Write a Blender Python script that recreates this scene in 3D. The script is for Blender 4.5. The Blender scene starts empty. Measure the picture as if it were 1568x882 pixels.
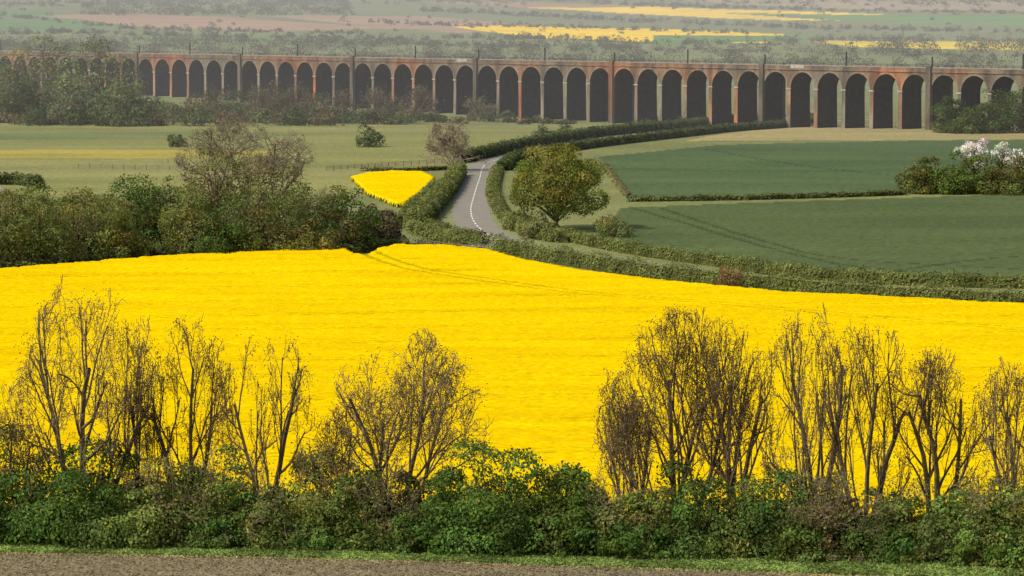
import bpy, math, random
import numpy as np
from mathutils import Vector
rng=np.random.default_rng(11); random.seed(11)
scene=bpy.context.scene
EYE=40.0; F=4700.0; HOR=16.0
PITCH=math.atan((441-HOR)/F)
def sp(a): return np.logaddexp(0,a)
def sstep(a,b,t):
    t=np.clip((t-a)/(b-a),0,1); return t*t*(3-2*t)
def ground(x,y):
    x=np.asarray(x,float); y=np.maximum(np.asarray(y,float),-20)
    z=0.06*40*sp((380-y)/40)+0.09*5*sp((118-y)/5)+0.024*120*sp((y-1500)/120)
    z=z+0.5*np.sin(x/62+.6)*np.sin(y/47)*sstep(170,300,y)
    z=z-2.6*np.exp(-((x-40)/150)**2)*np.exp(-((y-1190)/130)**2)
    m=sstep(1500,2700,y)
    z=z+m*(8*np.sin(x/410+1)*np.sin(y/520)+4*np.sin(x/170+y/300))
    return z
# survey: turn a bearing read off the photograph into a point standing on the terrain
_ys=np.geomspace(60,7800,5000)
def ray(u,v):
    c,s=math.cos(PITCH),math.sin(PITCH)
    a=u-784; b=441-v
    return a, c*F+s*b, -s*F+c*b
def G(u,v):
    dx,dy,dz=ray(u,v)
    x=dx/dy*_ys; d=EYE+dz/dy*_ys-ground(x,_ys)
    k=np.argmax(d<0)
    if d[k]>=0: k=len(_ys)-1
    t=d[k-1]/(d[k-1]-d[k]) if k>0 and d[k-1]!=d[k] else 0
    Y=_ys[k-1]+(_ys[k]-_ys[k-1])*t
    return (dx/dy*Y, Y)
def zat(v,Y):
    dx,dy,dz=ray(784,v); return EYE+dz/dy*Y
def GP(l): return [G(*p) for p in l]
def inpoly(x,y,poly):
    r=np.zeros(x.shape,bool); n=len(poly)
    for i in range(n):
        x0,y0=poly[i]; x1,y1=poly[(i+1)%n]
        if y0==y1: continue
        c=((y0>y)!=(y1>y))&(x<(x1-x0)*(y-y0)/(y1-y0)+x0)
        r^=c
    return r
def dpoly(x,y,pl):
    d=np.full(x.shape,1e9)
    for (x0,y0),(x1,y1) in zip(pl[:-1],pl[1:]):
        ex,ey=x1-x0,y1-y0; L=ex*ex+ey*ey+1e-9
        t=np.clip(((x-x0)*ex+(y-y0)*ey)/L,0,1)
        d=np.minimum(d,np.hypot(x-x0-t*ex,y-y0-t*ey))
    return d
def resample(pl,step,smooth=True):
    P=np.array(pl,float)
    if smooth and len(P)>2:
        Q=np.vstack([2*P[0]-P[1],P,2*P[-1]-P[-2]]); out=[]
        for i in range(1,len(Q)-2):
            for t in np.linspace(0,1,12,endpoint=False):
                a,b,c,d=Q[i-1],Q[i],Q[i+1],Q[i+2]
                out.append(.5*((2*b)+(-a+c)*t+(2*a-5*b+4*c-d)*t*t+(-a+3*b-3*c+d)*t**3))
        out.append(P[-1]); P=np.array(out)
    s=np.concatenate([[0],np.cumsum(np.hypot(*np.diff(P,axis=0).T))])
    n=max(2,int(s[-1]/step)+1); q=np.linspace(0,s[-1],n)
    return np.stack([np.interp(q,s,P[:,0]),np.interp(q,s,P[:,1])],1)
# ---------------------------------------------------------------- meshes
def mk(name,V,Fc,mats,col=None,mi=None,smooth=False,parent=None):
    V=np.asarray(V,np.float32).reshape(-1,3); Fc=np.asarray(Fc,np.int32); k=Fc.shape[1]
    me=bpy.data.meshes.new(name); me.vertices.add(len(V)); me.vertices.foreach_set('co',V.ravel())
    me.loops.add(Fc.size); me.loops.foreach_set('vertex_index',Fc.ravel())
    me.polygons.add(len(Fc)); me.polygons.foreach_set('loop_start',np.arange(0,Fc.size,k,dtype=np.int32))
    if mi is not None: me.polygons.foreach_set('material_index',np.asarray(mi,np.int32))
    me.polygons.foreach_set('use_smooth',np.full(len(Fc),smooth))
    if col is not None:
        a=me.color_attributes.new('Col','FLOAT_COLOR','POINT')
        C=np.ones((len(V),4),np.float32); C[:,:3]=col; a.data.foreach_set('color',C.ravel())
    me.update(calc_edges=True)
    for m in (mats if isinstance(mats,list) else [mats]): me.materials.append(m)
    o=bpy.data.objects.new(name,me); scene.collection.objects.link(o)
    if parent: o.parent=parent
    return o
class Acc:
    def __init__(s): s.V=[];s.F=[];s.C=[];s.M=[];s.n=0
    def add(s,V,Fc,C,m=0):
        V=V.reshape(-1,3); s.V.append(V); s.F.append(Fc+s.n); s.n+=len(V)
        C=np.asarray(C,float); s.C.append(np.broadcast_to(C,(len(V),3)) if C.ndim==1 else C)
        s.M.append(np.full(len(Fc),m))
    def leaves(s,P,N,size,C,m=0):
        n=len(P)
        if n==0: return
        R=rng.normal(size=(n,3)); T=np.cross(N,R); T/=np.linalg.norm(T,axis=1)[:,None]+1e-9
        B=np.cross(N,T); B/=np.linalg.norm(B,axis=1)[:,None]+1e-9
        sz=np.broadcast_to(np.asarray(size,float),(n,))[:,None]
        V=np.stack([P-T*sz*.55,P-B*sz*.36+T*sz*.05,P+T*sz*.55,P+B*sz*.36],1)
        Fc=np.arange(4*n).reshape(n,4); s.add(V,Fc,np.repeat(C,4,0),m)
    def segs(s,S,k,C,m=1):
        S=np.asarray(S,float)
        if len(S)==0: return
        p0,p1,r0,r1=S[:,:3],S[:,3:6],S[:,6],S[:,7]
        d=p1-p0; d/=np.linalg.norm(d,axis=1)[:,None]+1e-9
        a=np.cross(d,np.array([.31,.77,.2])); a/=np.linalg.norm(a,axis=1)[:,None]+1e-9; b=np.cross(d,a)
        th=np.arange(k)*2*math.pi/k
        ring=a[:,None]*np.cos(th)[None,:,None]+b[:,None]*np.sin(th)[None,:,None]
        V=np.stack([p0[:,None]+ring*r0[:,None,None],p1[:,None]+ring*r1[:,None,None]],1)
        n=len(S); i=np.arange(k); j=(i+1)%k
        q=np.stack([i,j,j+k,i+k],1)
        Fc=(q[None]+(np.arange(n)*2*k)[:,None,None]).reshape(-1,4)
        s.add(V,Fc,np.asarray(C,float),m)
    def box(s,O,ax,ay,az,C,m=0,taper=0,noend=False):
        O,ax,ay,az=[np.array(q,float) for q in (O,ax,ay,az)]
        V=[];
        for z in (0,1):
            for (i,j) in ((-1,-1),(1,-1),(1,1),(-1,1)):
                f=1-taper*z
                V.append(O+ax*i*f+ay*j*f+az*z)
        Fc=np.array([[0,3,2,1],[4,5,6,7],[0,1,5,4],[1,2,6,5],[2,3,7,6],[3,0,4,7]])
        s.add(np.array(V),Fc,np.asarray(C,float),m)
    def out(s,name,mats,smooth=False,parent=None):
        return mk(name,np.vstack(s.V),np.vstack(s.F),mats,np.vstack(s.C),np.concatenate(s.M),smooth,parent)
# ---------------------------------------------------------------- materials
def newmat(name):
    m=bpy.data.materials.new(name); m.use_nodes=True; nt=m.node_tree; nt.nodes.clear()
    o=nt.nodes.new('ShaderNodeOutputMaterial'); return m,nt,o
def noise(nt,scale,detail=4,vec=None):
    n=nt.nodes.new('ShaderNodeTexNoise'); n.inputs['Scale'].default_value=scale; n.inputs['Detail'].default_value=detail
    if vec is None:
        tc=nt.nodes.new('ShaderNodeTexCoord'); vec=tc.outputs['Object']
    nt.links.new(vec,n.inputs['Vector']); return n.outputs['Fac']
def ramp(nt,fac,stops):
    r=nt.nodes.new('ShaderNodeValToRGB'); nt.links.new(fac,r.inputs['Fac'])
    e=r.color_ramp.elements
    while len(e)<len(stops): e.new(.5)
    for i,(p,c) in enumerate(stops):
        e[i].position=p; e[i].color=(*c,1) if len(c)==3 else c
    return r.outputs['Color']
def mul(nt,a,b,mode='MULTIPLY',f=1.0):
    x=nt.nodes.new('ShaderNodeMix'); x.data_type='RGBA'; x.blend_type=mode; x.inputs[0].default_value=f
    nt.links.new(a,x.inputs[6]); nt.links.new(b,x.inputs[7]); return x.outputs[2]
def attr(nt):
    a=nt.nodes.new('ShaderNodeAttribute'); a.attribute_name='Col'; return a.outputs['Color']
def bump(nt,h,st,dist):
    b=nt.nodes.new('ShaderNodeBump'); b.inputs['Strength'].default_value=st; b.inputs['Distance'].default_value=dist
    nt.links.new(h,b.inputs['Height']); return b.outputs['Normal']
def g(v): return (v,v,v)
def leafmat(name,trans=.35,sc=.6,lo=.78,hi=1.2,fine=None):
    m,nt,o=newmat(name)
    c=mul(nt,attr(nt),ramp(nt,noise(nt,sc,3),[(.3,g(lo)),(.7,g(hi))]))
    if fine:
        tc=nt.nodes.new('ShaderNodeTexCoord')
        mp=nt.nodes.new('ShaderNodeMapping'); mp.inputs['Scale'].default_value=(.35,1,1); mp.inputs['Rotation'].default_value=(0,0,.24); nt.links.new(tc.outputs['Object'],mp.inputs['Vector'])
        c=mul(nt,c,ramp(nt,noise(nt,.12,6,mp.outputs[0]),[(.3,(.89,.86,.8)),(.55,(1,1,1)),(.75,(1.03,1.04,1.05))]))
        c=mul(nt,c,ramp(nt,noise(nt,2.2,5,tc.outputs['Object']),[(.3,(.84,.79,.7)),(.6,(1.04,1.04,1))]))
    d=nt.nodes.new('ShaderNodeBsdfDiffuse'); t=nt.nodes.new('ShaderNodeBsdfTranslucent'); x=nt.nodes.new('ShaderNodeMixShader')
    nt.links.new(c,d.inputs[0]); nt.links.new(c,t.inputs[0]); x.inputs[0].default_value=trans
    nt.links.new(d.outputs[0],x.inputs[1]); nt.links.new(t.outputs[0],x.inputs[2]); nt.links.new(x.outputs[0],o.inputs[0]); return m
def solid(name,c,rough=.9,sc=None,var=.3,useattr=False,bs=0,bd=.1,metal=0):
    m,nt,o=newmat(name); p=nt.nodes.new('ShaderNodeBsdfPrincipled'); p.inputs['Roughness'].default_value=rough
    p.inputs['Specular IOR Level'].default_value=.2; p.inputs['Metallic'].default_value=metal
    if useattr: base=attr(nt)
    else:
        rgb=nt.nodes.new('ShaderNodeRGB'); rgb.outputs[0].default_value=(*c,1); base=rgb.outputs[0]
    if sc:
        n=noise(nt,sc,6); base=mul(nt,base,ramp(nt,n,[(.3,g(1-var)),(.7,g(1+var))]))
        if bs: nt.links.new(bump(nt,n,bs,bd),p.inputs['Normal'])
    nt.links.new(base,p.inputs['Base Color']); nt.links.new(p.outputs[0],o.inputs[0]); return m
LEAF=leafmat('leaf_foliage')
BARK=solid('bark',(.1,.08,.06),.95,3,.35,True)
CROP=leafmat('rapeseed_flowers',.1,.03,.97,1.03,fine=True)
GM,nt,o=newmat('ground_cover')
p=nt.nodes.new('ShaderNodeBsdfPrincipled'); p.inputs['Roughness'].default_value=1; p.inputs['Specular IOR Level'].default_value=.05
tc=nt.nodes.new('ShaderNodeTexCoord')
mp=nt.nodes.new('ShaderNodeMapping'); mp.inputs['Scale'].default_value=(.35,1,1); nt.links.new(tc.outputs['Object'],mp.inputs['Vector'])
c=attr(nt)
c=mul(nt,c,ramp(nt,noise(nt,.03,6,mp.outputs[0]),[(.3,(.78,.82,.78)),(.7,(1.22,1.16,1.05))]))
n2=noise(nt,.9,5,tc.outputs['Object'])
c=mul(nt,c,ramp(nt,n2,[(.3,g(.76)),(.7,g(1.2))]))
nt.links.new(c,p.inputs['Base Color']); nt.links.new(bump(nt,n2,.4,.4),p.inputs['Normal']); nt.links.new(p.outputs[0],o.inputs[0])
# ---------------------------------------------------------------- ground
rows=np.concatenate([np.linspace(-60,95,20),np.geomspace(100,8500,760)])
cc=np.concatenate([-np.geomspace(.9,.2,45),np.linspace(-.195,.195,560),np.geomspace(.2,.9,45)])
Yg=np.repeat(rows[:,None],len(cc),1); Xg=cc[None]*(np.maximum(Yg,60)+30)
Zg=ground(Xg,Yg)
col=np.empty(Xg.shape+(3,)); col[:]=(.19,.205,.085); col[Yg>1350]=(.19,.22,.10)
LAY=[
 ([(-300,195),(700,192),(1000,190),(900,215),(700,240),(600,275),(560,300),(-300,300)],(.22,.23,.09)),
 ([(-300,231),(250,229),(420,232),(480,238),(200,243),(-300,242)],(.35,.30,.08)),
 ([(-300,246),(300,246),(560,250),(690,246),(600,270),(-300,272)],(.235,.235,.10)),
 ([(-300,204),(300,202),(520,206),(300,212),(-300,213)],(.175,.20,.08)),
 ([(915,240),(1100,222),(1420,215),(1900,212),(1900,292),(1350,296),(960,303),(945,270)],(.078,.118,.055)),
 ([(950,318),(1350,304),(1568,297),(1900,290),(1900,448),(1568,436),(1300,424),(1100,398),(950,370),(935,345)],(.082,.113,.046)),
 ([(1050,216),(1150,200),(1250,192),(1900,190),(1900,210),(1420,214)],(.34,.29,.14)),
 ([(-200,14),(60,14),(190,40),(60,50),(-200,52)],(.12,.24,.08)),
 ([(60,24),(200,20),(340,26),(640,44),(400,48),(200,40)],(.40,.26,.18)),
 ([(400,24),(640,24),(900,44),(700,50)],(.40,.27,.19)),
 ([(690,41),(800,39),(1000,44),(1200,52),(1190,66),(1000,64),(830,58)],(1,.68,.01)),
 ([(800,12),(1000,10),(1360,22),(1350,32),(1100,28)],(1,.68,.08)),
 ([(1240,62),(1700,58),(1700,78),(1300,72)],(.8,.6,.05)),
 ([(1100,20),(1700,24),(1700,40),(1380,36)],(.14,.28,.08)),
 ([(1000,54),(1240,54),(1240,62),(1000,70)],(.12,.25,.07)),
 ([(200,52),(560,56),(700,64),(500,64),(200,60)],(.14,.24,.08)),
 ([(640,4),(760,2),(1000,8),(800,12)],(.42,.27,.16)),
 ([(1000,0),(1568,4),(1568,16),(1300,14)],(.38,.31,.2)),
]
for pl,cl in LAY: col[inpoly(Xg,Yg,GP(pl))]=cl
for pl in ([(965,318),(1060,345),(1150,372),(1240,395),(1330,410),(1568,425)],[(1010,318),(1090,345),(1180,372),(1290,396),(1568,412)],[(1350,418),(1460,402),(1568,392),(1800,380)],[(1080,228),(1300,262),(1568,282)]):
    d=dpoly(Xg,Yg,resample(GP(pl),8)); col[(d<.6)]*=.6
PB=GP([(-400,838),(0,848),(400,855),(800,866),(1100,876),(1568,892),(2000,905)])
bx=np.array([q[0] for q in PB]); by=np.array([q[1] for q in PB])
yb=np.interp(Xg,bx,by); fg=(Yg<yb+.25*np.sin(Xg*1.7)); col[fg]=(.24,.20,.12)
edge=(Yg>=yb)&(Yg<yb+1.2)&~fg; col[edge]=(.34,.30,.14)
near=(Yg>yb+1.2)&(Yg<175); col[near]=(.12,.17,.05)
col*=rng.uniform(.93,1.07,Xg.shape)[...,None]
nr,nc=Xg.shape; idx=np.arange(nr*nc).reshape(nr,nc)
Fc=np.stack([idx[:-1,:-1],idx[:-1,1:],idx[1:,1:],idx[1:,:-1]],-1).reshape(-1,4)
mk('ground',np.stack([Xg,Yg,Zg],-1),Fc,GM,col.reshape(-1,3),smooth=True)
# ---------------------------------------------------------------- rapeseed fields
def crop(name,poly,cell,h,lines=None,period=None,base=(.86,.61,.002)):
    P=np.array(poly); x0,y0=P.min(0)-cell*2; x1,y1=P.max(0)+cell*2
    X,Y=np.meshgrid(np.arange(x0,x1,cell),np.arange(y0,y1,cell)); X=X+rng.uniform(-.35,.35,X.shape)*cell; Y=Y+rng.uniform(-.35,.35,X.shape)*cell
    wob=.8*np.sin(X*.9+Y*.3)+.5*np.sin(X*.37)
    ins=inpoly(X,Y+wob*.6,poly)
    inner=ins.copy(); inner[1:-1,1:-1]=ins[1:-1,1:-1]&ins[:-2,1:-1]&ins[2:,1:-1]&ins[1:-1,:-2]&ins[1:-1,2:]
    r=rng.normal(size=X.shape)
    lump=np.sin(X*.8+np.sin(Y*.5)*2)*np.sin(Y*.9+np.sin(X*.33)*2)
    low=np.zeros(X.shape,bool); mid=np.zeros(X.shape,bool)
    if period is not None:
        a=math.radians(period[1]); q=(Y*math.cos(a)+X*math.sin(a)+1.5*np.sin(X/40))%period[0]
        patch=np.sin(X*.17+Y*.05)+np.sin(X*.063+Y*.02+2)+.45*r
        mid|=((q<1.1)|((q>3.0)&(q<3.9)))&(patch>-.8)
    if lines:
        for l in lines:
            d=dpoly(X,Y,l); low|=((d<1.9)&(d>.9))&(r>-1.3)
    Z=ground(X,Y)+np.where(inner,h+.035*r+.035*lump,.1)-np.where(low&inner,.16,0)-np.where(mid&inner,.10,0)
    C=np.empty(X.shape+(3,)); C[:]=base
    C*=(1+.06*r)[...,None]; C[...,1]*=1+.045*rng.normal(size=X.shape)
    C[mid]*=np.array([.64,.66,1]); C[low]*=np.array([.5,.56,2]); C[r<-2.1]=(.6,.46,.02); C[~inner]=(.25,.28,.04)
    n,m=X.shape; idx=np.arange(n*m).reshape(n,m)
    keep=(ins[:-1,:-1]&ins[:-1,1:]&ins[1:,1:]&ins[1:,:-1])
    Fq=np.stack([idx[:-1,:-1],idx[:-1,1:],idx[1:,1:],idx[1:,:-1]],-1)[keep]
    used=np.unique(Fq); re=np.full(n*m,-1); re[used]=np.arange(len(used))
    V=np.stack([X,Y,Z],-1).reshape(-1,3)[used]
    return mk(name,V,re[Fq],CROP,np.clip(C.reshape(-1,3)[used],0,1),smooth=True)
HL=G(0,835); HR=G(1568,868)
def hedgeY(x): return HL[1]+(HR[1]-HL[1])*(x-HL[0])/(HR[0]-HL[0])
FE=[(-500,455),(-200,435),(0,423),(200,406),(400,393),(530,389),(547,400),(560,400),(575,391),(600,385),(680,385),(750,392),(800,406),(900,426),(1000,439),(1200,459),(1400,469),(1568,479),(1800,490),(2100,505)]
fe=GP(FE); poly=fe+[(75,hedgeY(75)+7),(0,hedgeY(0)+7),(-75,hedgeY(-75)+7)]
tl=resample(GP([(553,388),(575,402),(640,424),(740,440),(900,462),(1100,478),(1300,497),(1568,520),(1900,545)]),10)
crop('rapeseed_field',poly,.42,1.25,[tl],(26,-14))
crop('rapeseed_field',GP([(535,276),(560,270),(600,267),(650,268),(668,276),(664,288),(645,302),(622,318),(604,318),(560,300)]),.45,1.0)
# ---------------------------------------------------------------- road
RC=resample(GP([(1330,183),(1200,190),(1080,198),(980,206),(900,216),(820,230),(768,243),(742,254),(734,275),(726,300),(721,322),(727,342),(748,360),(790,377),(870,390),(1000,409),(1200,436),(1400,449),(1600,456),(1800,462)]),2.0)
def ribbon(name,C,off0,off1,dz,mat,nx=4,colr=(.5,.5,.5)):
    T=np.gradient(C,axis=0); T/=np.linalg.norm(T,axis=1)[:,None]; N=np.stack([-T[:,1],T[:,0]],1)
    f=np.linspace(off0,off1,nx); X=C[:,None,0]+N[:,None,0]*f; Y=C[:,None,1]+N[:,None,1]*f
    V=np.stack([X,Y,ground(X,Y)+dz],-1); n=len(C); idx=np.arange(n*nx).reshape(n,nx)
    Fq=np.stack([idx[:-1,:-1],idx[1:,:-1],idx[1:,1:],idx[:-1,1:]],-1).reshape(-1,4); return V.reshape(-1,3),Fq
ASP=solid('asphalt',(.235,.22,.18),.9,.5,.12); PAINT=solid('road_paint',(.8,.8,.78),.7,6,.1)
VERGE=solid('verge_grass',(.21,.23,.09),1,.8,.35)
V,Fq=ribbon('v',RC,-6.2,6.2,.03,None,6); mk('verge',V,Fq,VERGE,smooth=True)
V,Fq=ribbon('road',RC,-3.8,3.8,.09,None,5); road=mk('country_road',V,Fq,ASP,smooth=True)
A=Acc()
fine=resample([tuple(q) for q in RC],.5,False)
for i in range(0,len(fine)-9,13):
    V,Fq=ribbon('d',fine[i:i+9],-.12,.12,.14,None,2); A.add(V,Fq,np.array([.8,.8,.8]))
A.out('road_markings',PAINT,parent=road)
# ---------------------------------------------------------------- vegetation generators
def jit(c,n,a=.25,hue=.1):
    c=np.asarray(c,float); C=c[None]*rng.uniform(1-a,1+a,(n,1)); C=C*(1+hue*rng.uniform(-1,1,(n,3))); return np.clip(C,0,1)
def crownleaves(A,c,rad,nsub,nleaf,leaf,colr,sub=(.28,.45),flat=.45,a=.25,dome=False):
    c=np.asarray(c,float); rad=np.asarray(rad,float)
    D=rng.normal(size=(nsub,3)); D/=np.linalg.norm(D,axis=1)[:,None]
    if dome:
        D[:,2]=np.abs(D[:,2])*rng.uniform(.3,1.15,nsub); D/=np.maximum(np.linalg.norm(D,axis=1)[:,None],.95)
        rr=rng.uniform(.45,.9,nsub)
    else:
        D[:,2]=np.where(D[:,2]<-.75,-D[:,2],D[:,2]); rr=rng.uniform(.3,.85,nsub)**.7
    SC=c+D*rad*rr[:,None]; Rm=rad.copy(); Rm[:]=rad[:2].mean() if not dome else (rad.prod())**(1/3)
    R=rng.uniform(*sub,nsub)[:,None]*Rm[None]*np.array([1.1,1.1,.9])
    w=(R.prod(1))**(2/3); k=rng.choice(nsub,nleaf,p=w/w.sum())
    d=rng.normal(size=(nleaf,3)); d+=(SC[k]-c)/rad*.8; d[:,2]+=.25; d/=np.linalg.norm(d,axis=1)[:,None]
    rf=rng.uniform(.72,1.12,nleaf)+.07*rng.normal(size=nleaf)
    P=SC[k]+d*R[k]*rf[:,None]
    q=np.linalg.norm((P[:,None]-SC[None])/R[None],axis=2); q[np.arange(nleaf),k]=9
    keep=(q.min(1)>.62); P=P[keep]; d=d[keep]; kk=k[keep]
    N=d+rng.normal(size=d.shape)*flat; N/=np.linalg.norm(N,axis=1)[:,None]
    tint=rng.uniform(.68,1.38,(nsub,1))*(1+.09*rng.normal(size=(nsub,3)))
    C=jit(colr,len(P),a)*tint[kk]
    A.leaves(P,N,leaf*rng.uniform(.6,1.35,len(P)),np.clip(C,0,1)); return SC
WOOD=(.12,.09,.06)
def leafy(name,x,y,h,w,nleaf,leaf,colr,tf=.2,nsub=26,wood=WOOD,acc=None,sub=(.28,.45),a=.25,dome=None):
    A=acc or Acc(); z=float(ground(x,y)); b=np.array([x,y,z-.2])
    if dome is None: dome=tf<.1
    ch=h*(1-tf); 
    if dome: c=b+np.array([0,0,.08*h]); rad=(w*.5*.92,w*.5*.92,h*.97)
    else: c=b+np.array([0,0,h*tf+ch*.5]); rad=(w*.5*.95,w*.5*.95,ch*.5*.95)
    SC=crownleaves(A,c,rad,nsub,nleaf,leaf,colr,sub,a=a,dome=dome)
    S=[]; r=h*.028; top=b+np.array([0,0,h*(tf+.25)]); m=b+np.array([rng.normal()*.02*h,0,h*tf*.9+.02])
    S.append([*b,*m,r*1.3,r]); S.append([*m,*top,r,r*.6])
    for s in SC:
        st=m+(top-m)*rng.uniform(0,1); mid=(st+s)/2+np.array([0,0,h*.03]); S.append([*st,*mid,r*.45,r*.28]); S.append([*mid,*s,r*.28,r*.08])
    A.segs(S,5,wood)
    if acc is None: return A.out(name,[LEAF,BARK])
def grow(S,T,p,d,L,r,lv,mx,spec):
    ns=(6,5,4,3,2)[lv]; seg=L/ns; nch=spec['n'][lv] if lv<mx else 0
    acc=0.; st=1
    for i in range(ns):
        d=d+np.random.normal(size=3)*spec['wob']; d[2]+=spec['up']*(1 if lv else .3); d=d/np.sqrt(d@d)
        p1=p+d*seg; r1=r*(1-.75/ns) if lv<2 else r*.8
        S.append((*p,*p1,r,r1)); p=p1; r=r1
        if nch and i>=st:
            acc+=nch/(ns-st)
            while acc>=1:
                acc-=1
                v=np.random.normal(size=3); v-=d*(v@d); v/=np.sqrt(v@v); an=np.random.uniform(*spec['ang'])
                cd=d*math.cos(an)+v*math.sin(an)
                grow(S,T,p-d*seg*np.random.uniform(0,.8),cd,L*np.random.uniform(.45,.72)*(1.15-.6*i/ns),max(r*.6,spec['min']),lv+1,mx,spec)
    if lv>=mx-1: T.append(p)
np.random.seed(33)
def bare(name,x,y,h,w,stems=3,mx=4,n=(8,5,4,3),rmin=.010,wood=(.12,.095,.06),bud=(.2,.15,.05),budn=2,buds=.09,acc=None,lean=.45,k=4,thick=.016):
    S=[];T=[]; spec=dict(n=n,wob=.13,up=.04,ang=(.45,1.1),min=rmin/h)
    lx=np.linspace(-1,1,stems) if stems>1 else np.zeros(1)
    for s in range(stems):
        d=np.array([(lx[s]+np.random.uniform(-.3,.3))*lean,np.random.uniform(-.5,.5)*lean,1.]); d/=np.sqrt(d@d)
        grow(S,T,np.array([lx[s]*.015,0,-.02]),d,np.random.uniform(.68,.92)*(1-.12*abs(lx[s])),thick*np.random.uniform(.7,1.1),0,mx,spec)
    S=np.array(S); T=np.array(T)
    # fit to the crown's size, then thin whatever grows outside a rounded crown envelope
    zm=np.percentile(S[:,5],96.5); xm=np.median(S[:,3]); xr=np.percentile(np.abs(S[:,3]-xm),86)
    sx=.5/xr; sz=1/zm
    def keepf(P):
        X=(P[:,0]-xm)*sx*w; Yd=P[:,1]*sx*w; Z=P[:,2]*sz*h
        e=(X/(w*.54))**2+(Yd/(w*.60))**2+((Z-.56*h)/(.47*h))**2
        return (e<1)|(Z<.32*h)
    a_=np.arctan2(S[:,5]*sz-.55,(S[:,3]-xm)*sx*1.0)
    wobE=1+.07*np.sin(a_*5+x)+.05*np.sin(a_*11+y)
    Pm=S[:,3:6].copy(); c0=np.array([xm,0,.56/sz]); Pm=c0+(Pm-c0)/wobE[:,None]
    kp=keepf(Pm); S=S[kp]
    kt=keepf(T); T=T[kt]
    sc=np.array([w*sx,w*sx,h*sz]); b=np.array([x-xm*sc[0]*.8,y,float(ground(x,y))])
    S[:,:3]=S[:,:3]*sc+b; S[:,3:6]=S[:,3:6]*sc+b; S[:,6:]*=h; S[:,6:]=np.maximum(S[:,6:],rmin); T=T*sc+b
    A=acc or Acc(); A.segs(S,k,wood)
    if budn and len(T):
        P=np.repeat(T,budn,0)+rng.normal(size=(len(T)*budn,3))*buds*2.2
        N=rng.normal(size=P.shape); N/=np.linalg.norm(N,axis=1)[:,None]
        A.leaves(P,N,buds*rng.uniform(.6,1.4,len(P)),jit(bud,len(P),.35,.15))
    if acc is None: return A.out(name,[LEAF,BARK])
def pxtree(name,u,vb,vt,wpx,**k):
    x,y=G(u,vb); s=y/F; return leafy(name,x,y,(vb-vt)*s,wpx*s,**k)
def pxbare(name,u,vb,vt,wpx,**k):
    x,y=G(u,vb); s=y/F; return bare(name,x,y,(vb-vt)*s,wpx*s,**k)
# ---------------------------------------------------------------- foreground hedgerow and trees
GR1=(.11,.18,.038); GR2=(.215,.245,.062); GR3=(.155,.21,.048); BR=(.18,.17,.07)
Hd=Acc()
bush=[(-60,640,170,GR1),(30,632,160,GR1),(110,648,140,GR1),(170,672,90,GR3),(240,652,130,GR2),(310,668,110,GR3),(385,722,100,GR2),(440,694,120,GR2),(520,672,130,GR3),(590,705,90,BR),
 (680,692,100,GR1),(755,656,150,GR1),(835,654,150,GR1),(885,690,80,GR1),(925,742,80,GR3),(985,722,110,GR2),(1060,706,120,GR1),(1130,740,100,GR2),(1200,692,130,GR1),(1270,728,110,BR),(1340,735,120,GR3),(1410,740,110,GR2),(1480,715,130,GR3),(1550,705,130,GR2),(1630,700,140,GR1)]
for u,vt,w,cl in bush:
    x=(u-784)/F*145; y=hedgeY(x)+2.2+rng.uniform(-.7,.9); zt=zat(vt,y); zb=float(ground(x,y)); h=zt-zb; s=y/F
    leafy('b',x,y,h*.96,w*s*1.5,14500,.155,cl,.02,60,acc=Hd,sub=(.11,.32),a=.4)
    lx=x+rng.uniform(-2,2); leafy('b',lx,y-1.6,h*rng.uniform(.45,.65),w*s*.9,4500,.15,GR1 if rng.random()<.6 else GR3,.02,26,acc=Hd,sub=(.14,.34),a=.4)
    for q in range(0 if cl is GR1 else 1 if cl is not BR else 3):
        bare('b',x+rng.uniform(-1,1),y-.8,h*rng.uniform(.95,1.15),w*s*1.2,stems=3,mx=3,n=(5,4,3,0),acc=Hd,wood=(.2,.155,.09),budn=2,bud=GR2,buds=.12,lean=.6,thick=.010)
n=20000; x=rng.uniform(-34,34,n); y=hedgeY(x)+rng.uniform(-.6,3,n)+.4*np.sin(x*1.3); zz=np.abs(rng.normal(size=n))*.7
P=np.stack([x,y,ground(x,y)+zz],1); N=rng.normal(size=(n,3))+np.array([0,-.6,.6]); N/=np.linalg.norm(N,axis=1)[:,None]
Hd.leaves(P,N,.2*rng.uniform(.5,1.3,n),jit((.09,.13,.035),n,.4))
Hd.out('hedgerow',[LEAF,BARK])
FT=[(132,438,215,3),(285,490,145,3),(405,500,150,2),(622,524,235,4),(1035,484,220,4),(1125,492,130,3),(1235,478,150,3),(1325,492,145,3),(1440,524,160,3),(1560,560,150,3),(12,595,110,3),(505,615,110,3),(960,580,90,3),(215,565,80,2),(1640,540,160,3)]
for i,(u,vt,w,st) in enumerate(FT):
    Y=hedgeY((u-784)/F*146)+3.5+rng.uniform(-1,1.5); x=(u-784)/F*Y; h=zat(vt,Y)-float(ground(x,Y)); big=w>200
    bare('bare_ash_tree',x,Y,h,w*Y/F,stems=st,n=(9,6,5,3) if big else (8,6,4,3),rmin=.0105,wood=(.125,.09,.048) if i%3 else (.165,.125,.075),bud=(.26,.19,.05),budn=2,buds=.08,lean=.6 if big else .4,thick=.018)
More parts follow.
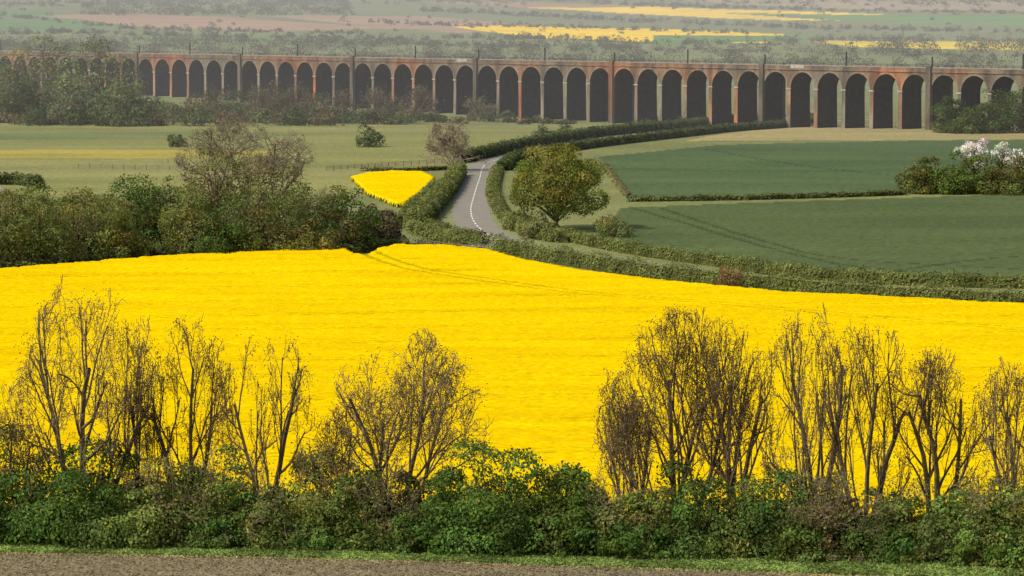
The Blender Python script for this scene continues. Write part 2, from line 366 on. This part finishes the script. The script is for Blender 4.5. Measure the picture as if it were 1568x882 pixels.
# grass strip
A=Acc(); n=60000; x=rng.uniform(-32,32,n); yb_=np.interp(x,bx,by); y=yb_+.2+rng.uniform(0,1,n)**1.0*(hedgeY(x)+.5-yb_)
P=np.stack([x,y,ground(x,y)+.07],1); th=rng.uniform(0,6.28,n); N=np.stack([np.cos(th),np.sin(th),.7*np.ones(n)],1); N/=np.linalg.norm(N,axis=1)[:,None]
tn=(1+.25*np.sin(x*.7+np.sin(x*2.3)))[:,None]
A.leaves(P,N,.17*rng.uniform(.5,1.7,n),np.clip(jit((.21,.29,.075),n,.35,.15)*tn,0,1))
n=3500; x=rng.uniform(-32,32,n); y=np.interp(x,bx,by)+rng.normal(size=n)*.25
P=np.stack([x,y,ground(x,y)+.05],1); N=rng.normal(size=(n,3)); N/=np.linalg.norm(N,axis=1)[:,None]
A.leaves(P,N,.14,jit((.38,.34,.15),n,.3)); A.out('grass_verge',LEAF)
A=Acc(); n=26000; x=rng.uniform(-30,30,n); y=np.interp(x,bx,by)-rng.uniform(0,9,n)
P=np.stack([x,y,ground(x,y)+.02],1); N=rng.normal(size=(n,3))*.4+np.array([0,0,.9]); N/=np.linalg.norm(N,axis=1)[:,None]
A.leaves(P,N,.13*rng.uniform(.5,1.5,n),jit((.27,.225,.14),n,.22)); A.out('ploughed_soil',LEAF)
# ---------------------------------------------------------------- hedges in the valley
def hedge(A,px,h,w,colr,leaf=.38,dens=9,world=None):
    C=resample(world if world is not None else GP(px),1.5); L=np.hypot(*np.diff(C,axis=0).T).sum()
    n=int(L*(2*h+w)*dens); t=rng.uniform(0,len(C)-1.001,n); i=t.astype(int); f=(t-i)[:,None]; B=C[i]*(1-f)+C[i+1]*f
    T=np.gradient(C,axis=0); T/=np.linalg.norm(T,axis=1)[:,None]; N2=np.stack([-T[:,1],T[:,0]],1)[i]
    s=t*1.5; hh=h*(1+.12*np.sin(s*.45)+.08*np.sin(s*1.7+1)+.07*rng.normal(size=n)); ww=w*.5*(1+.15*np.sin(s*.8+2))
    a=rng.uniform(0,math.pi,n); sx=np.sign(np.cos(a))*np.abs(np.cos(a))**.5; sz=np.sin(a)**.6
    rr=rng.uniform(.82,1.05,n)
    x=B[:,0]+N2[:,0]*sx*ww*rr; y=B[:,1]+N2[:,1]*sx*ww*rr; z=ground(x,y)+sz*hh*rr
    Nn=np.stack([N2[:,0]*sx,N2[:,1]*sx,sz+.4],1)+rng.normal(size=(n,3))*.45; Nn/=np.linalg.norm(Nn,axis=1)[:,None]
    var=1+.18*np.sin(s*.31)+.14*np.sin(s*1.1)
    A.leaves(np.stack([x,y,z],1),Nn,leaf*rng.uniform(.6,1.4,n),np.clip(jit(colr,n,.28)*var[:,None],0,1))
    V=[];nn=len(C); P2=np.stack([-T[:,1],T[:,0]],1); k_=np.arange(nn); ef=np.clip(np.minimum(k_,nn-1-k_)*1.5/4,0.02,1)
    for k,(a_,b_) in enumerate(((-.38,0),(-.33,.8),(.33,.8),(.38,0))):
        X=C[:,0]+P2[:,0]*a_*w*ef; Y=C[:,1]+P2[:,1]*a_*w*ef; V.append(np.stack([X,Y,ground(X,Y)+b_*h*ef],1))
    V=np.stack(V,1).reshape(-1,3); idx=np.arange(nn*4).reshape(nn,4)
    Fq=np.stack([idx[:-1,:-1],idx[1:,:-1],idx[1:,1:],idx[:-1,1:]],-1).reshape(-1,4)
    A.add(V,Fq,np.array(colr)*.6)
HG=(.19,.215,.067); HD=(.11,.14,.05)
def hobj(px,h,w,colr,**k):
    A=Acc(); hedge(A,px,h,w,colr,**k); A.out('hedge',[LEAF,BARK])
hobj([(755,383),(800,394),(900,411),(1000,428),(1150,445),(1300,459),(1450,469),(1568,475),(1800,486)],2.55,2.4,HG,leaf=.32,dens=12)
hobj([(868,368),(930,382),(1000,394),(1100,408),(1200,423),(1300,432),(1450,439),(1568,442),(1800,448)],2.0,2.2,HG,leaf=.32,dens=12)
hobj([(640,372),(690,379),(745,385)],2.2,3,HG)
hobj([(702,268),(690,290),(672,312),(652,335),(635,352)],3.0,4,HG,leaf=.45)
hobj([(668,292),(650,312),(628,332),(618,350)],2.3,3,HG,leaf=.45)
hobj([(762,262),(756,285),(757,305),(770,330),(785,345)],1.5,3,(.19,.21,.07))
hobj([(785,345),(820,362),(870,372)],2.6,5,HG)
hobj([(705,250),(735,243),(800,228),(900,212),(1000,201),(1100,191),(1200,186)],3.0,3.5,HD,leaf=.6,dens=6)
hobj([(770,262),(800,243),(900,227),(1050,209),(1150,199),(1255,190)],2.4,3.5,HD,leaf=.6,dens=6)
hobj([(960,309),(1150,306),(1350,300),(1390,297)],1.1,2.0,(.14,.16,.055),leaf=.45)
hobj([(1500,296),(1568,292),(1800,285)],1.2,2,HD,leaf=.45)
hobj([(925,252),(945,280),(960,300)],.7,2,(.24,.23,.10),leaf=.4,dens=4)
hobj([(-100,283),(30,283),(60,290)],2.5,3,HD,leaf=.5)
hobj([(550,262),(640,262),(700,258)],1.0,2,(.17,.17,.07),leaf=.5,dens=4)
# ---------------------------------------------------------------- valley trees
OL=(.19,.20,.055)
pxtree('oak_tree',858,352,220,168,nleaf=30000,leaf=.36,colr=(.20,.22,.045),tf=.08,nsub=90,sub=(.14,.28),a=.38,dome=False)
pxtree('hawthorn_bush',937,362,320,58,nleaf=2800,leaf=.35,colr=(.18,.21,.07),tf=.02)
pxtree('hawthorn_bush',825,366,326,50,nleaf=2500,leaf=.35,colr=(.20,.21,.08),tf=.02)
pxtree('hawthorn_bush',790,352,318,40,nleaf=1800,leaf=.35,colr=(.18,.19,.07),tf=.02)
pxtree('copper_bush',1115,449,402,46,nleaf=2500,leaf=.25,colr=(.22,.14,.07),tf=.05)
pxtree('round_bush',566,225,192,44,nleaf=3000,leaf=.45,colr=(.09,.115,.045),tf=.02,nsub=40,sub=(.3,.42))
pxtree('round_bush',272,225,198,28,nleaf=1600,leaf=.45,colr=(.10,.12,.05),tf=.02,nsub=30,sub=(.3,.42))
for u,vb,vt,w in ((833,214,190,36),(866,210,188,32),(910,208,190,38),(985,199,180,36),(1045,196,179,28)):
    pxtree('round_bush',u,vb,vt,w,nleaf=1200,leaf=.55,colr=(.11,.14,.055),tf=.02,sub=(.3,.42))
pxbare('bare_tree',690,262,186,70,stems=5,mx=3,n=(10,7,5,0),rmin=.05,wood=(.24,.19,.145),bud=(.26,.2,.15),budn=1,buds=.3,lean=.6)
pxbare('bare_tree',378,335,180,205,stems=5,mx=4,n=(8,6,5,3),rmin=.034,wood=(.20,.165,.115),bud=(.22,.19,.10),budn=1,buds=.18,lean=.5,thick=.02)
W=[(-60,415,280,150,GR1),(10,412,288,130,GR2),(60,408,276,130,GR3),(115,402,266,140,GR2),(160,398,290,110,GR2),(215,385,256,110,GR1),(262,385,240,120,GR3),
 (300,392,258,120,GR2),(345,392,280,120,GR3),(400,390,270,130,GR2),(455,388,280,120,GR3),(500,385,284,95,OL),(532,384,262,88,GR1),(572,378,298,70,(.16,.16,.07)),(595,374,322,50,(.15,.13,.07)),
 (420,345,225,110,OL),(330,345,218,120,OL),(225,350,268,90,GR2),(50,350,272,120,GR2),(130,350,274,110,GR2),(30,412,330,90,GR3),(190,402,330,90,GR2),(330,396,320,90,GR1),(480,392,325,80,GR2)]
for u,vb,vt,w,cl in W:
    cl=tuple(np.array(cl)*np.array([.82,.76,.9]))
    pxtree('broadleaf_tree',u,vb,vt,w*1.12,nleaf=8500,leaf=.36,colr=cl,tf=.05,nsub=55,sub=(.13,.34),a=.4)
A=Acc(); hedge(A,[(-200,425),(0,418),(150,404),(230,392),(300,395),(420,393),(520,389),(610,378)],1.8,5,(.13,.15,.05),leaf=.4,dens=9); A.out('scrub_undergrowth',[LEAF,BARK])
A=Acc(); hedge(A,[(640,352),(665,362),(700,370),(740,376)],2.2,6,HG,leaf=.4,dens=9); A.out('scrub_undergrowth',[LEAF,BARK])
for u,vb,vt,w,cl in ((1410,296,240,70,OL),(1450,296,222,80,GR3),(1500,294,226,80,GR3),(1550,294,228,80,GR2),(1610,292,215,90,GR3),(1480,297,258,80,GR3),(1540,297,252,80,OL)):
    pxtree('broadleaf_tree',u,vb,vt,w*1.1,nleaf=4500,leaf=.48,colr=tuple(np.array(cl)*.78),tf=.03,nsub=36,sub=(.18,.34),a=.4)
BL=(.80,.76,.66)
pxtree('blossom_tree',1490,292,208,58,nleaf=2400,leaf=.38,colr=BL,tf=.3,a=.25,nsub=40,sub=(.15,.3))
pxtree('blossom_tree',1535,292,214,50,nleaf=1100,leaf=.38,colr=BL,tf=.3,a=.25,nsub=30,sub=(.15,.3))
pxtree('blossom_tree',1562,292,222,40,nleaf=700,leaf=.38,colr=BL,tf=.3,a=.25,nsub=30,sub=(.15,.3))
pxtree('blossom_tree',0,345,285,36,nleaf=1000,leaf=.35,colr=BL,tf=.3)
WI=(.21,.23,.09)
for u,vb,vt,w,cl in ((-40,178,62,120,WI),(50,176,52,120,WI),(100,176,72,90,WI),(155,178,42,110,WI),(20,186,112,110,(.13,.15,.065)),(185,192,112,100,(.15,.18,.07)),(110,190,130,90,(.15,.17,.08))):
    pxtree('willow_tree',u,vb,vt,w*1.1,nleaf=7500,leaf=.8,colr=cl,tf=.04,nsub=48,sub=(.16,.36),a=.35)
for u,vb,vt,w,cl in ((1450,203,150,50,GR3),(1480,203,140,60,GR1),(1520,203,120,80,GR3),(1565,203,106,90,GR1),(1620,202,104,100,GR3),(1500,204,162,90,GR3)):
    pxtree('broadleaf_tree',u,vb,vt,w*1.15,nleaf=4500,leaf=.7,colr=tuple(np.array(cl)*.6),tf=.02,nsub=36,sub=(.18,.36),a=.4)
A=Acc()
def blob(A,x,y,h,w,n,leaf,cl): crownleaves(A,(x,y,float(ground(x,y))),(w*.5,w*.5,h*.92),10,n,leaf,cl,(.28,.5),dome=True)
for i in range(250):
    u=rng.uniform(-60,640) if i<205 else rng.uniform(640,1260); vb=rng.uniform(170,193) if u<500 else rng.uniform(180,191)
    x,y=G(u,vb); hp=rng.uniform(18,46) if u<500 else rng.uniform(10,32)*(1 if u<780 else .4); cl=np.array([(.11,.13,.05),(.15,.17,.07),(.085,.105,.045),(.17,.14,.08)][rng.integers(4)])
    blob(A,x,y,hp*y/F,rng.uniform(25,55)*y/F*(1 if u<780 else .5),330,.85,cl)
A.out('scrub_woodland',[LEAF,BARK])
for u,vt in ((400,128),(430,118),(455,130),(600,140),(735,148),(575,135),(640,130),(520,140),(330,130)):
    pxbare('bare_tree',u,187,vt,50,stems=3,mx=3,n=(7,5,3,0),rmin=.08,wood=(.18,.15,.11),bud=(.17,.16,.09),budn=2,buds=.55)
# ---------------------------------------------------------------- distant woods and hedgerows
A=Acc()
FC=[(.05,.07,.03),(.08,.10,.04),(.12,.13,.055),(.04,.055,.028),(.15,.12,.075)]
def far(A,u,v,hp,wp,n=110,cl=None):
    x,y=G(u,v); s=y/F; cl=cl or FC[rng.integers(5)]
    blob(A,x,y,hp*s,wp*s,n,max(.8,1.9*s),np.array(cl))
def farline(pts,step,h0,h1,w=16,jv=2,n=110):
    P=np.array(pts,float); L=np.hypot(*np.diff(P,axis=0).T).sum(); k=int(L/step)
    q=np.linspace(0,1,len(P))
    for t in rng.uniform(0,1,k):
        hh=rng.uniform(h0,h1); far(A,np.interp(t,q,P[:,0]),np.interp(t,q,P[:,1])+rng.normal()*jv,hh,max(w*rng.uniform(.5,1.3),hh*.8),n)
farline([(-40,82),(200,80),(600,92),(1000,98),(1600,104)],6,16,40,24,3,180)
farline([(-40,72),(300,70),(700,76),(1150,80),(1600,92)],8,10,30,18,3,130)
farline([(200,62),(500,66),(700,70),(980,74)],7,6,18,16,1.5)
farline([(-40,54),(100,50),(250,54),(450,58),(660,62)],6,5,14,12,1)
farline([(0,24),(200,44),(380,48),(560,52)],6,4,10,10,1,80)
farline([(640,16),(800,24),(1000,34),(1250,44),(1600,50)],5,5,12,12,1,90)
farline([(900,6),(1100,12),(1350,18),(1600,20)],6,3,9,10,1,70)
farline([(1190,66),(1350,62),(1600,66)],7,6,18,18,2)
farline([(560,34),(700,40),(900,43),(1150,52)],6,5,10,9,1,80)
farline([(680,58),(830,60),(1000,67),(1200,68)],6,6,14,12,1,90)
farline([(-40,8),(300,4),(700,2),(1200,4),(1600,6)],6,4,10,14,3,80)
for i in range(280): far(A,rng.uniform(130,540),rng.uniform(2,24),rng.uniform(6,13),rng.uniform(12,22),80,FC[rng.integers(4)])
for i in range(90): far(A,rng.uniform(0,1568),rng.uniform(-2,74),rng.uniform(4,12),rng.uniform(6,12),60)
for i in range(60): far(A,rng.uniform(1340,1430) if i%2 else rng.uniform(1470,1600),rng.uniform(68,84),rng.uniform(14,26),rng.uniform(18,34),130,(.035,.05,.028))
A.out('distant_woodland',[LEAF,BARK])
# ---------------------------------------------------------------- viaduct
BRK,nt,o=newmat('viaduct_brick'); p=nt.nodes.new('ShaderNodeBsdfPrincipled'); p.inputs['Roughness'].default_value=.9; p.inputs['Specular IOR Level'].default_value=.15
tc=nt.nodes.new('ShaderNodeTexCoord')
c=ramp(nt,noise(nt,.03,3,tc.outputs['Object']),[(.42,(.175,.14,.10)),(.53,(.205,.14,.09)),(.64,(.31,.145,.075))])
mp=nt.nodes.new('ShaderNodeMapping'); mp.inputs['Scale'].default_value=(1,1,.25); nt.links.new(tc.outputs['Object'],mp.inputs['Vector'])
c=mul(nt,c,ramp(nt,noise(nt,.35,6,mp.outputs[0]),[(.35,g(.5)),(.62,g(1.15))]))
c=mul(nt,c,ramp(nt,noise(nt,1.6,4,tc.outputs['Object']),[(.3,g(.75)),(.7,g(1.2))]))
c=mul(nt,c,attr(nt)); nt.links.new(c,p.inputs['Base Color']); nt.links.new(p.outputs[0],o.inputs[0])
SHADE=solid('inner_brick_painted_shade',(.033,.028,.028),.9,.6,.4)  # shade inside the arches painted into a near-black brick colour
RAIL=solid('railing_iron',(.05,.05,.05),.7,4,.2); PALE=solid('limestone_coping',(.42,.38,.33),.9,.8,.25)
via=bpy.data.objects.new('railway_viaduct',None); scene.collection.objects.link(via)
P0=np.array([137.6,1050.]); a2=np.array([278.2,-315.]); a2/=np.linalg.norm(a2); n2=np.array([-a2[1],a2[0]])
S=13.1; DEP=10.; R=5.8; ZS=12.4; ZT=19.0
def L(t,w,z): q=P0+a2*t+n2*w; return (q[0],q[1],z)
ax=np.array([*a2,0]); ay=np.array([*n2,0]); az=np.array([0,0,1.])
B=Acc(); D=Acc(); K=Acc(); W1=np.array([1.,1,1]); PT=np.array([1.2,1.3,1.4]); PP=np.array([1.35,1.5,1.65])
i0,i1=-60,14
q4=np.array([[0,1,2,3]])
for i in range(i0,i1):
    c=i*S; th=np.linspace(0,math.pi,19); tt=c+R*np.cos(th); zz=ZS+R*np.sin(th)
    for j in range(18):
        for w in (0,DEP):
            B.add(np.array([L(tt[j],w,zz[j]),L(tt[j],w,ZT),L(tt[j+1],w,ZT),L(tt[j+1],w,zz[j+1])]),q4,W1)
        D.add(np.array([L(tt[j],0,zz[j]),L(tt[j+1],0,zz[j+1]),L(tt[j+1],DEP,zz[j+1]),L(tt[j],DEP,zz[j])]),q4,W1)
        ro=R+.7
        a0,a1=th[j],th[j+1]
        B.add(np.array([L(c+R*math.cos(a0),-.1,ZS+R*math.sin(a0)),L(c+ro*math.cos(a0),-.1,ZS+ro*math.sin(a0)),L(c+ro*math.cos(a1),-.1,ZS+ro*math.sin(a1)),L(c+R*math.cos(a1),-.1,ZS+R*math.sin(a1))]),q4,PT)
    pc=c+S/2; hw=S/2-R
    for w in (0,DEP):
        B.add(np.array([L(pc-hw,w,ZS),L(pc-hw,w,ZT),L(pc+hw,w,ZT),L(pc+hw,w,ZS)]),q4,W1)
    big=(i%6==0)
    zb=-7; h0=hw+.2; tnt=PP*rng.uniform(.75,1.15)*(np.array([1.25,.7,.5]) if rng.random()<.12 else 1)
    for w0,w1 in ((-.25,0.),(DEP+.25,DEP)):
        B.add(np.array([L(pc-h0,w0,zb),L(pc+h0,w0,zb),L(pc+hw,w1,ZS),L(pc-hw,w1,ZS)]),q4,tnt)
    for sg in (-1,1):
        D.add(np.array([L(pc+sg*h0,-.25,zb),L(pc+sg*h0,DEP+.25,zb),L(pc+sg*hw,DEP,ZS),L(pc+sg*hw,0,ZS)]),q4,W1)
    for w in (-.1,DEP+.1): K.box(L(pc,w,ZS-.35),ax*(hw+.22),ay*.22,az*.45,W1)
    if big:
        for w in (-.3,DEP+.3): B.box(L(pc,w,zb),ax*(hw+.3),ay*.7,az*(28.0),PT*.62,taper=.05)
tm=(i0+i1-1)/2*S; hl=(i1-i0)/2*S
seg=S/2
for i in range(i0*2,i1*2):
    t=i*seg+seg/2-S/2
    v=rng.uniform(.8,1.15)
    B.box(L(t,-.0,19.0),ax*(seg/2),ay*.35,az*.45,W1*1.2*v)
    B.box(L(t,DEP,19.0),ax*(seg/2),ay*.35,az*.45,W1*1.1)
    B.box(L(t,.1,19.45),ax*(seg/2),ay*.22,az*1.05,W1*v)
    B.box(L(t,DEP-.1,19.45),ax*(seg/2),ay*.22,az*1.05,W1)
    K.box(L(t,.1,20.5),ax*(seg/2),ay*.3,az*.12,W1*.8)
    K.box(L(t,DEP-.1,20.5),ax*(seg/2),ay*.3,az*.12,W1*.8)
B.add(np.array([L(tm-hl,0,19.3),L(tm+hl,0,19.3),L(tm+hl,DEP,19.3),L(tm-hl,DEP,19.3)]),q4,W1*.5)
for t in (-55.,-238.): K.box(L(t,-.16,19.6),ax*3.2,ay*.02,az*1.3,W1*1.6)
B.out('arches_and_piers',BRK,parent=via); D.out('soffits_and_pier_sides',SHADE,parent=via); K.out('coping_and_imposts',PALE,parent=via)
A=Acc()
for i in range(i0*4,i1*4):
    A.box(L(i*S/4,.5,20.3),ax*.06,ay*.06,az*1.3,W1)
for z in (21.1,21.55): A.box(L(tm,.5,z),ax*hl,ay*.05,az*.11,W1)
for i in range(i0,i1,3): A.box(L(i*S+S/2,1.2,19.3),ax*.2,ay*.2,az*(6.4 if i%2 else 5.0),W1)
A.out('parapet_railing_and_masts',RAIL,parent=via)
# ---------------------------------------------------------------- gate and fences
STEEL=solid('galvanised_steel',(.55,.55,.55),.5,3,.1,metal=.1); TIMB=solid('weathered_timber',(.22,.18,.14),.9,3,.3)
def gate(u,v,hz=0):
    x,y=G(u,v); z=float(ground(x,y))+hz; A=Acc(); X=np.array([1.,0,0]); Y_=np.array([0,1.,0])
    for s in (-1.85,1.85): A.box((x+s,y,z-.6),X*.1,Y_*.1,az*2.1,W1,1)
    for h in (.25,.48,.72,.98,1.25): A.box((x,y,z+h),X*1.72,Y_*.03,az*.07,W1)
    for s in (-1.65,0,1.65): A.box((x+s,y-.05,z+.2),X*.03,Y_*.02,az*1.12,W1)
    A.segs([[x-1.65,y-.06,z+.25,x,y-.06,z+1.25,.03,.03],[x+1.65,y-.06,z+.25,x,y-.06,z+1.25,.03,.03]],4,W1,0)
    A.out('field_gate',[STEEL,TIMB])
gate(724,389,.2)
def fence(px,step=3.,h=1.25,r=.09):
    C=resample(GP(px),step,False); A=Acc()
    for x,y in C: A.box((x,y,float(ground(x,y))-.1),np.array([r,0,0]),np.array([0,r,0]),az*(h+.1),W1)
    Z=ground(C[:,0],C[:,1])
    for hh in (.45,.8,1.12):
        S_=[[*C[i],Z[i]+hh,*C[i+1],Z[i+1]+hh,.045,.045] for i in range(len(C)-1)]; A.segs(S_,4,W1,0)
    A.out('post_and_rail_fence',TIMB)
fence([(500,262),(600,255),(700,250)]); fence([(120,258),(330,262)])
fence([(1240,194),(1440,196)],4.5,1.6,.12); fence([(1430,292),(1568,288)])
fence([(640,377),(705,385)],2.5)
# ---------------------------------------------------------------- haze, world, sun, camera
m,nt,o=newmat('valley_haze'); vs=nt.nodes.new('ShaderNodeVolumeScatter'); vs.inputs['Density'].default_value=.00032; vs.inputs['Color'].default_value=(1,.99,.96,1)
nt.links.new(vs.outputs[0],o.inputs['Volume'])
bpy.ops.mesh.primitive_cube_add(size=1,location=(0,4650,110)); hz=bpy.context.object; hz.name='atmospheric_haze'; hz.scale=(6000,7700,360); hz.data.materials.append(m)
w=bpy.data.worlds.new('World'); scene.world=w; w.use_nodes=True; nt=w.node_tree
bg=nt.nodes['Background']; sk=nt.nodes.new('ShaderNodeTexSky'); sk.sky_type='NISHITA'; sk.sun_disc=False
sd=Vector((-.60,-.36,.74)).normalized()
sk.sun_elevation=math.asin(sd.z); sk.sun_rotation=math.atan2(sd.x,sd.y); sk.dust_density=5; sk.air_density=1
nt.links.new(sk.outputs[0],bg.inputs[0]); bg.inputs[1].default_value=.115
sl=bpy.data.lights.new('sun','SUN'); sl.energy=3.35; sl.angle=math.radians(2); sl.color=(1,.95,.84)
so=bpy.data.objects.new('sun',sl); scene.collection.objects.link(so); so.rotation_euler=sd.to_track_quat('Z','Y').to_euler()
cd=bpy.data.cameras.new('camera'); co=bpy.data.objects.new('camera',cd); scene.collection.objects.link(co)
co.location=(0,0,EYE); co.rotation_euler=(math.pi/2-PITCH,0,0); cd.sensor_width=36; cd.lens=36*F/1568; cd.clip_start=1; cd.clip_end=30000
scene.camera=co
scene.view_settings.view_transform='Standard'; scene.view_settings.look='None'; scene.view_settings.exposure=0
